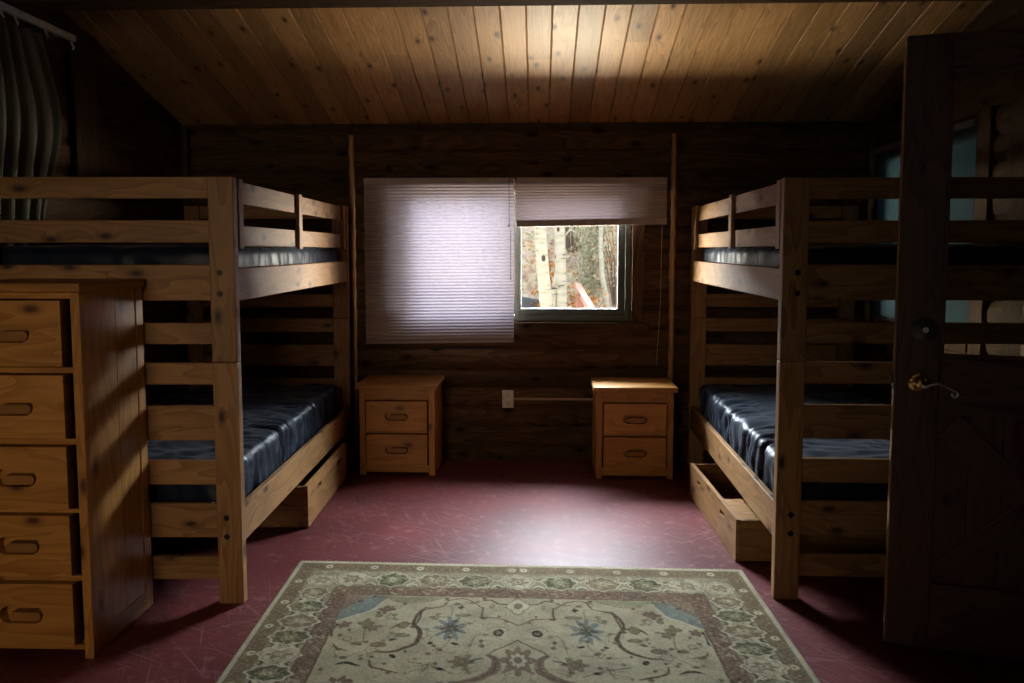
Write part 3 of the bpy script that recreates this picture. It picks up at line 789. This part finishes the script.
cream = np.array((.44, .40, .29)); beige = np.array((.36, .315, .215)); brown = np.array((.075, .042, .022)); tan = np.array((.19, .14, .085))
rose = np.array((.17, .105, .072)); green = np.array((.075, .09, .045)); blue = np.array((.155, .175, .165)); black = np.array((.012, .009, .007)); olive = np.array((.17, .15, .08))
col = np.zeros(U.shape + (3,)); col[:] = cream
def put(mask, c, a=1.):
    m = np.clip(mask, 0, 1)[..., None] * a
    col[:] = col * (1 - m) + c * m
def soft(d, w=.0022): return np.clip(.5 - d / (2 * w), 0, 1)
de = np.minimum(RWID / 2 - U, Vm / 1.17)        # distance into the border
def band(a, b_): return soft(a - de) * soft(de - b_)
put(band(.026, .083), tan)
put(band(.083, .217), beige * .80); put(lownoise(60, 1) * band(.083, .217), tan, .35)
put(band(.217, .283), rose * 1.0)
fm = soft(.283 - de)
put(fm, beige)
put(soft(lownoise(3, 1) + .2, .4) * fm, cream, .55)
for a in (.026, .083, .217, .283): put(soft(np.abs(de - a) - .0022), brown, .8)
put(soft(np.abs(de - .092) - .0018), brown, .5); put(soft(np.abs(de - .208) - .0018), brown, .5)
# coordinate along the border
side = (RWID / 2 - U) < Vm / 1.17
al = np.where(side, Vm, U)
# narrow guard: little boxes with a flower every fourth
per = .0485; ph = (al / per) % 1
put(soft((np.abs(ph - .0) - .06) * per) * band(.03, .079), brown, .7)
c0 = np.hypot((ph - .5) * per, de - .0545)
idx = np.floor(al / per).astype(int)
put(soft(np.abs(c0 - .014) - .003) * (idx % 4 != 0), brown, .55)
put(soft(c0 - .015) * (idx % 4 == 0), cream * 1.15); put(soft(c0 - .005) * (idx % 4 == 0), brown)
# inner guard speckle
put((lownoise(90, 1) > .35) * band(.222, .278), brown, .6); put((lownoise(80, 1) > .5) * band(.222, .278), beige, .6)
put(soft(np.abs(de - .250 - .012 * np.sin(al * 2 * PI / .11)) - .002), brown, .6)
# main border palmettes
def palmette(cu, cv, ru, rv, kind):
    x = Uw - cu; y = Vw - cv
    th = np.arctan2(y / rv, x / ru); d = np.hypot(x / ru, y / rv)
    lobes = 1 + .08 * np.cos(8 * th)
    sdf = (d / lobes - 1) * min(ru, rv)
    c = {'g': green, 't': tan * 1.1, 'c': cream}[kind]
    put(soft(sdf - .010), cream * 1.1); put(soft(np.abs(sdf - .011) - .0015), brown, .8)
    put(soft(sdf), c); put(soft(np.abs(sdf) - .0018), brown, .8)
    if kind == 'g': put((lownoise(110, 1) > .3) * soft(sdf), cream, .35)
    l2 = (d / (.55 * (1 + .25 * np.cos(6 * th))) - 1) * min(ru, rv) * .55
    put(soft(np.abs(l2) - .002), brown, .8); put(soft(l2), {'g': olive * 1.5, 't': beige, 'c': rose}[kind], .7)
    put(soft((d / .22 - 1) * min(ru, rv) * .22), cream)
    put(soft((d / .10 - 1) * min(ru, rv) * .10), brown)
vc = .184
for q, kd in enumerate('cgtgc'):
    palmette(q * .170, vc, .060, .058, kd)
    if q < 4:
        # paired dark forks between palmettes
        for sg in (-1, 1):
            x = Uw - (q * .170 + .085); y = (Vw - (vc + .012)) * sg
            put(soft(np.abs(y - .020 - np.abs(x) * .9) - .007) * soft(np.abs(x) - .024), cream * 1.12)
            put(soft(np.abs(y - .034 - np.abs(x) * .7) - .004) * soft(np.abs(x) - .018), black)
us = RWID / 2 - .150
for q, kd in enumerate('gtgcgtg'):
    palmette(us, .445 + q * .119, .062, .045, kd)
    for sg in (-1, 1):
        y = Vw - (.445 + (q - .5) * .119); x = (Uw - us) * sg
        put(soft(np.abs(x - .022 - np.abs(y) * .9) - .007) * soft(np.abs(y) - .02), cream * 1.12)
        put(soft(np.abs(x - .040 - np.abs(y) * .7) - .004) * soft(np.abs(y) - .014), black)
palmette(.80, .20, .050, .050, 'c'); palmette(.80, .32, .05, .04, 't')
def seg(pts, w0, c, a=1., w1=None, UU=None, VV=None):
    UU = Uw if UU is None else UU; VV = Vw if VV is None else VV
    pts = np.array(pts)
    if len(pts) > 2:   # Catmull-Rom smoothing
        P = np.vstack([2 * pts[0] - pts[1], pts, 2 * pts[-1] - pts[-2]]); out = []
        for i in range(1, len(P) - 2):
            for tt in np.linspace(0, 1, 5, endpoint=False):
                a0, a1, a2, a3 = P[i - 1], P[i], P[i + 1], P[i + 2]
                out.append(.5 * (2 * a1 + (a2 - a0) * tt + (2 * a0 - 5 * a1 + 4 * a2 - a3) * tt ** 2 + (3 * a1 - a0 - 3 * a2 + a3) * tt ** 3))
        out.append(P[-2]); pts = np.array(out)
    dm = np.full(UU.shape, 9.)
    n = len(pts) - 1
    for i in range(n):
        p, q = pts[i], pts[i + 1]; d = q - p; L2 = d @ d + 1e-12
        t_ = np.clip(((UU - p[0]) * d[0] + (VV - p[1]) * d[1]) / L2, 0, 1)
        f_ = (i + .5) / n; w = w0 if w1 is None else (w0 + (w1 - w0) * math.sin(PI * f_))
        dm = np.minimum(dm, np.hypot(UU - p[0] - t_ * d[0], VV - p[1] - t_ * d[1]) - w)
    put(soft(dm), c, a)
def fill(poly, c, a=1.):
    poly = np.array(poly); ins = np.zeros(U.shape, bool)
    for (x0, y0), (x1, y1) in zip(poly, np.roll(poly, -1, 0)):
        cnd = ((y0 > Vw) != (y1 > Vw)) & (Uw < (x1 - x0) * (Vw - y0) / (y1 - y0 + 1e-12) + x0); ins ^= cnd
    put(ins.astype(float), c, a)
def blob(cu, cv, ru, rv, c, rot=0., a=1., outline=None, lobes=0, amp=.25):
    x = Uw - cu; y = Vw - cv; cr, sr = math.cos(rot), math.sin(rot); x, y = x * cr + y * sr, -x * sr + y * cr
    d = np.hypot(x / ru, y / rv); th = np.arctan2(y / rv, x / ru)
    if lobes: d = d / (1 + amp * np.cos(lobes * th))
    s_ = (d - 1) * min(ru, rv); put(soft(s_), c, a)
    if outline is not None: put(soft(np.abs(s_) - .0018), outline, .9)
# field drawing
BL = [(.535, .345), (.555, .379), (.592, .401), (.641, .459), (.664, .539), (.627, .526), (.575, .485), (.542, .45)]
fill([(.500, .338), (.560, .338), (.60, .36), (.655, .42), (.664, .555), (.600, .505), (.545, .455)], blue)
fill([(.562, .325), (.600, .300), (.668, .300), (.68, .363), (.68, .471), (.660, .471), (.613, .40)], rose, .8)
seg([(.500, .338), (.545, .455), (.600, .505), (.664, .56)], .003, cream * 1.1)
seg([(.664, .56), (.667, .80), (.660, 1.05)], .003, brown)
fill([(.29, .338), (.50, .338), (.47, .375), (.40, .385), (.33, .37)], olive, .7)
seg([(.28, .338), (.33, .372), (.40, .392), (.47, .378), (.50, .338)], .0025, brown, .8)
seg([(.044, .389), (.077, .383), (.102, .354), (.13, .361)], .004, brown); seg([(.131, .417), (.129, .501)], .003, brown)
seg([(.129, .501), (.059, .512), (-.0, .559)], .003, brown); seg([(.131, .417), (.131, .501)], .003, brown)
seg([(.139, .417), (.191, .354), (.255, .358), (.279, .409), (.305, .427), (.347, .429)], .003, brown)
Dp = [(.347, .429), (.373, .496), (.377, .561), (.352, .604), (.345, .658), (.352, .703), (.385, .739), (.429, .768), (.499, .77)]
seg(Dp, .003, brown, 1, .009)
seg([(.305, .427), (.350, .45), (.362, .52), (.368, .58)], .002, brown, 1, .005)
seg([(.377, .568), (.403, .566), (.429, .572), (.453, .605)], .002, brown, 1, .008)
blob(.412, .573, .018, .026, olive, 0, 1, brown)
seg([(.243, .53), (.245, .46), (.248, .419), (.27, .419)], .0018, brown, .8)
seg([(.241, .65), (.237, .69), (.255, .727), (.272, .744), (.298, .706)], .002, brown, .8)
seg([(.102, .63), (.141, .635), (.158, .674), (.161, .719)], .002, brown, .8)
seg([(0, .669), (.048, .712), (.09, .754), (.1, .772)], .003, brown)
seg([(.1, .772), (.074, .798), (.070, .846), (.091, .889), (.143, .926), (.20, .95)], .008, rose * .8, .9, .017)
seg([(.1, .772), (.074, .798), (.070, .846), (.091, .889), (.143, .926), (.20, .95)], .002, brown)
seg([(.203, .896), (.253, .87), (.284, .851), (.359, .83)], .0022, brown); seg([(.287, .834), (.304, .89)], .002, brown)
seg([(.384, .902), (.466, .87), (.486, .824)], .003, brown, 1, .005)
seg([(.36, .765), (.30, .775), (.21, .76)], .0015, brown, .6); seg([(.34, .60), (.31, .615)], .0018, brown)
blob(.0, .405, .038, .060, cream, 0, 1, brown, 4, .12); blob(0, .405, .014, .022, tan, 0, 1, brown)
blob(.211, .425, .010, .013, black, 0, 1, None, 4, .35)
blob(.242, .589, .045, .070, blue, 0, 1, None, 9, .38); blob(.242, .589, .020, .032, green * .9, 0, 1, brown, 7, .3)
blob(.069, .618, .019, .026, black); blob(.069, .618, .010, .010, tan)
seg([(.035, .60), (.05, .58), (.09, .575), (.11, .60)], .0018, brown, .7)
blob(.216, .703, .013, .008, black, -.5); blob(.302, .702, .010, .008, black, .5); blob(.30, .507, .008, .016, beige, 0, 1, brown)
blob(.272, .75, .012, .014, cream, 0, 1, brown, 4, .3)
blob(0, .802, .046, .076, tan, 0, 1, brown, 8, .22); blob(0, .802, .028, .046, cream, 0, 1, brown, 8, .15); blob(0, .802, .012, .02, olive, 0, 1, brown)
blob(.185, .822, .034, .034, tan, 0, 1, brown, 6, .25); blob(.185, .822, .014, .016, olive, 0, 1, brown); seg([(.12, .80), (.155, .812)], .003, black)
blob(.253, .870, .015, .010, black, -.3); blob(.415, .798, .010, .016, black, .6)
blob(.495, .452, .022, .024, rose, 0, 1, brown, 4, .3); blob(.469, .505, .014, .022, beige, 0, 1, brown, 5, .2); blob(.513, .503, .012, .014, tan, 0, 1, brown)
blob(.432, .680, .014, .008, black, .5); blob(.405, .648, .024, .012, olive, -.2, 1, brown); blob(.474, .722, .026, .018, tan, 0, 1, brown); blob(.522, .602, .018, .022, olive, 0, 1, brown, 5, .2)
blob(.097, .41, .006, .012, beige, 0, 1, brown); blob(.20, .488, .026, .012, tan, .1, .8, brown)
blob(.549, .566, .024, .030, olive, 0, 1, brown, 4, .3); blob(.625, .582, .020, .022, rose, 0, 1, brown, 5, .2)
blob(.554, .718, .018, .010, tan, 0, 1, brown); blob(.493, .758, .022, .022, beige, 0, 1, brown, 6, .2); blob(.592, .684, .014, .016, beige, 0, 1, brown)
seg([(.547, .594), (.54, .65), (.533, .70)], .0018, brown); seg([(.653, .574), (.655, .62), (.65, .668)], .004, black)
seg([(.575, .766), (.619, .745), (.634, .72)], .002, brown, 1, .004); seg([(.515, .862), (.558, .844), (.595, .858)], .002, black, 1, .007)
seg([(.533, .70), (.57, .705), (.60, .69)], .0018, brown, .8)
# fine tendrils and buds filling the ground of the field and the main border
rt = np.random.RandomState(12)
for _ in range(120):
    a_, b0 = rt.uniform(.02, .66), rt.uniform(.35, 1.34); an = rt.uniform(0, 2 * PI); ln = rt.uniform(.03, .075); cv_ = rt.uniform(-1.6, 1.6)
    pl = [(a_, b0)]
    for q in range(4):
        an += cv_ * .5; pl.append((pl[-1][0] + ln / 4 * math.cos(an), pl[-1][1] + ln / 4 * math.sin(an)))
    wi = (np.abs(Vw - b0) < .12)
    cc_ = [brown, brown, olive, rose][rt.randint(4)]
    pl = [(abs(x), y) for x, y in pl]
    dm = np.full(U.shape, 9.)
    for (p0, p1) in zip(pl, pl[1:]):
        dx, dy = p1[0] - p0[0], p1[1] - p0[1]; L2 = dx * dx + dy * dy + 1e-12
        t_ = np.clip(((Uw - p0[0]) * dx + (Vw - p0[1]) * dy) / L2, 0, 1)
        dm = np.minimum(dm, np.hypot(Uw - p0[0] - t_ * dx, Vw - p0[1] - t_ * dy))
    put(soft(dm - .0012) * fm, brown, .7)
    dd_ = np.hypot((Uw - pl[-1][0]) / rt.uniform(.005, .012), (Vw - pl[-1][1]) / .009)
    put(np.clip((1.2 - dd_) * 3, 0, 1) * fm, cc_, .8)
bd = band(.088, .212)
put(soft(np.abs(lownoise(40, 1)) * .02 - .0012, .0015) * bd, brown, .45)
put((lownoise(70, 1) > .5) * bd, cream * 1.1, .5)
# further down the field, towards and under the viewpoint
for (a, b_, r1, c_) in ((.0, 1.12, .085, rose), (.22, 1.02, .05, blue), (.42, 1.06, .05, olive), (.56, .98, .035, rose), (.31, 1.24, .06, tan), (.52, 1.25, .04, blue), (.13, 1.30, .045, olive)):
    blob(a, b_, r1, r1 * 1.25, c_, 0, 1, brown, 7, .25); blob(a, b_, r1 * .45, r1 * .6, cream, 0, 1, brown, 6, .2)
seg([(.10, .99), (.25, 1.14), (.40, 1.16), (.50, 1.05), (.60, 1.10)], .003, brown, 1, .007)
seg([(.05, 1.28), (.22, 1.18), (.38, 1.32), (.60, 1.25)], .003, brown, 1, .007)
put((lownoise(150, 1) > .3).astype(float), brown, .16); put((lownoise(170, 1) > .4).astype(float), cream * 1.1, .22); put((lownoise(14, 1) > .3).astype(float), tan, .14)
# mesh: top surface with a skirt
lean = .028; skew = -.017
X = Ug + lean * Vg; Y = -Vg + skew * Ug
Z = .0085 + .0006 * np.sin(Ug * 7 + Vg * 4)
edge = np.minimum(RWID / 2 - np.abs(Ug), np.minimum(Vg, RLEN - Vg)); Z = Z - .005 * np.exp(-edge / .004)
vt = np.stack([X, Y, Z], -1).reshape(-1, 3)
ii = np.arange(nu * nv).reshape(nv, nu)
F = np.stack([ii[:-1, :-1], ii[1:, :-1], ii[1:, 1:], ii[:-1, 1:]], -1).reshape(-1, 4)
rim = np.concatenate([ii[0, :], ii[1:, -1], ii[-1, -2::-1], ii[-2:0:-1, 0]])
bot = vt[rim].copy(); bot[:, 2] = .0008
nb = len(vt); nr = len(rim); r0 = np.arange(nr); r1 = (r0 + 1) % nr
F2 = np.stack([rim[r0], rim[r1], nb + r1, nb + r0], -1)
V_ = np.vstack([vt, bot]); FF = np.vstack([F, F2])
me = bpy.data.meshes.new('area_rug')
me.vertices.add(len(V_)); me.vertices.foreach_set('co', V_.astype(np.float32).ravel())
me.loops.add(len(FF) * 4); me.loops.foreach_set('vertex_index', FF.astype(np.int32).ravel())
me.polygons.add(len(FF)); me.polygons.foreach_set('loop_start', (np.arange(len(FF)) * 4).astype(np.int32))
me.update(calc_edges=True)
ca = me.color_attributes.new('weave', 'FLOAT_COLOR', 'POINT')
cc = np.ones((len(V_), 4), np.float32); cc[:nb, :3] = np.clip(col.reshape(-1, 3), 0, 1); cc[nb:, :3] = cream
ca.data.foreach_set('color', cc.ravel()); me.materials.append(M['rug']); me.shade_smooth()
o = bpy.data.objects.new('area_rug', me); C.objects.link(o); o.location = (-.091, 3.326, 0)
tag(o, 'faded cream floral rug with a brown and green border on the red floor', 'rug')
# twisted fringe ends along the back edge
mb = MB()
x_ = -RWID / 2 + .01
while x_ < RWID / 2 - .01:
    l_ = .010 + .010 * rnd(); dx = (rnd() - .5) * .008
    y_b = skew * x_
    mb.tube([(x_, y_b - .001, .004), (x_ + dx, y_b + l_, .002)], [.0016, .0010], 4); x_ += .011 + .006 * rnd()
mb.build('fringe', plain('fringe_cotton', (.34, .30, .22), .9), o)

# ------------------------------------------------------------------ outdoors
def gz(x, y):
    b_ = -.45 if y < 7.5 else -.45 + (y - 7.5) * .52
    return b_ + .10 * noise.noise(Vector((x * .8, y * .8, 0))) + .03 * noise.noise(Vector((x * 4, y * 4, 2)))
mb = MB(); gx, gy = 70, 90
P_ = lambda i, j: (lambda x, y: (x, y, gz(x, y)))(-8 + 16 * i / gx, 5.35 + 14 * j / gy)
for i in range(gx):
    for j in range(gy): mb.poly([P_(i, j), P_(i + 1, j), P_(i + 1, j + 1), P_(i, j + 1)], [(0, 0)] * 4)
tag(mb.build('ground', M['ground'], smooth=True), 'leaf strewn hillside outside the window', 'hillside', kind='structure')
def leaves(mb, n, gen, s0, s1):
    for _ in range(n):
        p = Vector(gen()); a = Vector((rnd() - .5, rnd() - .5, rnd() - .5)).normalized(); b_ = a.cross(Vector((rnd() - .5, rnd() - .5, rnd() - .5))).normalized()
        s_ = s0 + (s1 - s0) * rnd()
        mb.poly([p - a * s_, p + b_ * s_ * .6, p + a * s_, p - b_ * s_ * .6], [(0, 0)] * 4)
mb = MB()
def g1():
    x, y = -3 + 6 * rnd(), 7.0 + 6.5 * rnd() ** .8; return (x, y, gz(x, y) + .01 + .03 * rnd())
leaves(mb, 9000, g1, .018, .04)
tag(mb.build('fallen_leaves', M['litter']), 'fallen tan and orange leaves covering the hillside', 'leaves', kind='stuff')
def tree(name, label, pts, rads, mat, branches=(), group='trees outside the window'):
    t = thing(name, label, 'tree', (pts[0][0], pts[0][1], gz(pts[0][0], pts[0][1])), group=group)
    L = Vector(t.location)
    mb = MB(); full = [Vector(p) - L for p in pts]
    mb.tube(full, rads, 16); mb.build('trunk', mat, t, smooth=True)
    for (bp, br) in branches:
        mb = MB(); mb.tube([Vector(p) - L for p in bp], br, 8); mb.build('branch', mat, t, smooth=True)
    return t
def wx(px, y): return (px - 540) / 800 * y
Y1 = 7.6
tree('aspen_tree', 'leftmost white aspen trunk seen through the window', [(wx(549, Y1), Y1, gz(.1, Y1) - .05), (wx(547.5, Y1), Y1, .75), (wx(543, Y1), Y1, 1.15), (wx(539.5, Y1), Y1, 1.6), (wx(537, Y1), Y1, 2.4), (wx(536, Y1), Y1, 4.0)],
     [.075, .064, .060, .057, .050, .040], M['aspen'], [([(wx(541, Y1), Y1, 1.35), (wx(533, Y1), Y1 + .1, 1.5), (wx(522, Y1), Y1 + .2, 1.55)], [.012, .009, .004])])
Y2 = 8.2
tree('aspen_tree', 'straight white aspen trunk second from the left outside the window', [(wx(562, Y2), Y2, gz(.2, Y2) - .05), (wx(562, Y2), Y2, .7), (wx(560.5, Y2), Y2, 1.2), (wx(559, Y2), Y2, 1.7), (wx(557, Y2), Y2, 2.5), (wx(556, Y2), Y2, 4.2)],
     [.066, .058, .055, .055, .048, .035], M['aspen'],
     [([(wx(552, Y2), Y2 - .02, .55), (wx(554, Y2), Y2 - .02, .95), (wx(559, Y2), Y2, 1.25)], [.032, .028, .020]),
      ([(wx(561, Y2), Y2, 1.45), (wx(570, Y2), Y2, 1.56), (wx(581, Y2), Y2 + .1, 1.50)], [.012, .009, .005])])
Y3 = 9.3
tree('aspen_tree', 'slender white aspen at the right side of the window view', [(wx(608, Y3), Y3, gz(.6, Y3) - .05), (wx(606, Y3), Y3, .8), (wx(602, Y3), Y3, 1.05), (wx(600, Y3), Y3, 1.4), (wx(601, Y3), Y3, 1.9), (wx(600, Y3), Y3, 3.3)],
     [.040, .034, .030, .024, .02, .015], M['aspen'], [([(wx(600, Y3), Y3, 1.35), (wx(607, Y3), Y3, 1.45)], [.01, .005])])
Y4 = 10.0
t4 = tree('lichened_tree', 'grey green lichened tree behind the aspens', [(wx(584, Y4), Y4, gz(.5, Y4) - .05), (wx(587, Y4), Y4, .9), (wx(586, Y4), Y4, 1.3), (wx(597, Y4), Y4, 1.75), (wx(595, Y4), Y4, 2.6), (wx(597, Y4), Y4, 4.0)],
     [.11, .10, .085, .06, .05, .04], M['bark'],
     [([(wx(586, Y4), Y4, 1.2), (wx(574, Y4), Y4, 1.55), (wx(566, Y4), Y4, 1.85)], [.03, .02, .01]), ([(wx(596, Y4), Y4, 1.6), (wx(606, Y4), Y4, 1.75), (wx(618, Y4), Y4, 1.95)], [.02, .015, .008]),
      ([(wx(584, Y4), Y4, .8), (wx(572, Y4), Y4 - .2, .78), (wx(564, Y4), Y4 - .3, .6)], [.04, .03, .015])])
mb = MB()
def g2():
    x = wx(597 + random.gauss(0, 11), Y4); return (x, Y4 - .2 + .8 * rnd(), 1.35 + random.gauss(0, .35))
leaves(mb, 1400, g2, .015, .035)
lv = mb.build('foliage', M['olive'], t4); lv.location = -Vector(t4.location)
def shrub(label, cx, cy, r, h, mat, n, group=None):
    z_ = gz(cx, cy); t = thing('autumn_shrub', label, 'shrub', (cx, cy, z_), group='shrubs outside the window')
    mb = MB(); tips = []
    for i in range(16):
        an = rnd() * 2 * PI; rr = r * rnd(); tip = Vector((rr * math.cos(an), rr * math.sin(an) * .6, h * (.5 + .5 * rnd())))
        mb.tube([(0.05 * math.cos(an), 0.05 * math.sin(an), -.05), tip * .5 + Vector((.03 * rnd(), 0, .05)), tip], [.010, .007, .003], 5); tips.append(tip)
    mb.build('twigs', M['twig'], t)
    mb = MB(); leaves(mb, n, lambda: tips[int(rnd() * len(tips))] * (.35 + .65 * rnd()) + Vector((random.gauss(0, .07), random.gauss(0, .06), random.gauss(0, .07))), .015, .035)
    mb.build('foliage', mat, t); return t
shrub('orange leaved shrub between the two left aspen trunks', wx(552, 9.0), 9.0, .25, 1.05, M['orange'], 800)
shrub('yellow brown shrub at the lower left of the window view', wx(527, 8.3), 8.3, .35, .55, M['litter'], 500)
shrub('rusty shrub behind the red sloping rail', wx(583, 9.0), 9.0, .28, .55, M['orange'], 500)
shrub('bare tan shrub at the far right of the window view', wx(617, 9.6), 9.6, .4, 1.1, M['litter'], 350)
shrub('olive brown shrub on the upper slope behind the lichened tree', wx(572, 11.0), 11.0, .5, 1.1, M['litter'], 600)
mb = MB()
bm = bmesh.new(); bmesh.ops.create_icosphere(bm, subdivisions=3, radius=.2)
for v_ in bm.verts: v_.co = Vector((v_.co.x * 1.1, v_.co.y, v_.co.z * .8)) * (1 + .35 * noise.noise(v_.co * 7))
me = bpy.data.meshes.new('rock'); bm.to_mesh(me); bm.free(); me.materials.append(M['rock'])
o = bpy.data.objects.new('rock', me); C.objects.link(o); o.location = (wx(527, 9.3), 9.3, gz(-.1, 9.3) + .12); tag(o, 'dark grey rock on the hillside left of the aspens', 'rock')
a_ = Vector((wx(577, 7.4), 7.4, 1.03)); b_ = Vector((wx(600, 7.0), 7.0, .70))
t = thing('wooden_railing', 'weathered reddish sloping rail outside the window', 'railing', (a_.x, a_.y, gz(a_.x, a_.y)))
d_ = b_ - a_; e_ = a_ + d_ * 3.2
mb = MB(); L_ = (e_ - a_).length
Mx = Matrix.Translation(a_ - Vector(t.location)) @ d_.to_track_quat('X', 'Z').to_matrix().to_4x4()
mb.box(0, L_, -.032, .032, -.022, .022, Mx, grain=0); mb.build('rail', M['fence'], t, bevel=.004)
for f_ in (.04, .96):
    q = a_ + (e_ - a_) * f_ - Vector(t.location); g_ = gz(a_.x + (e_ - a_).x * f_, a_.y + (e_ - a_).y * f_) - t.location.z
    mb = MB(); mb.box(q.x - .04, q.x + .04, q.y - .03, q.y + .03, g_ - .2, max(q.z - .03, g_ + .05)); mb.build('post', M['fence'], t, bevel=.004)
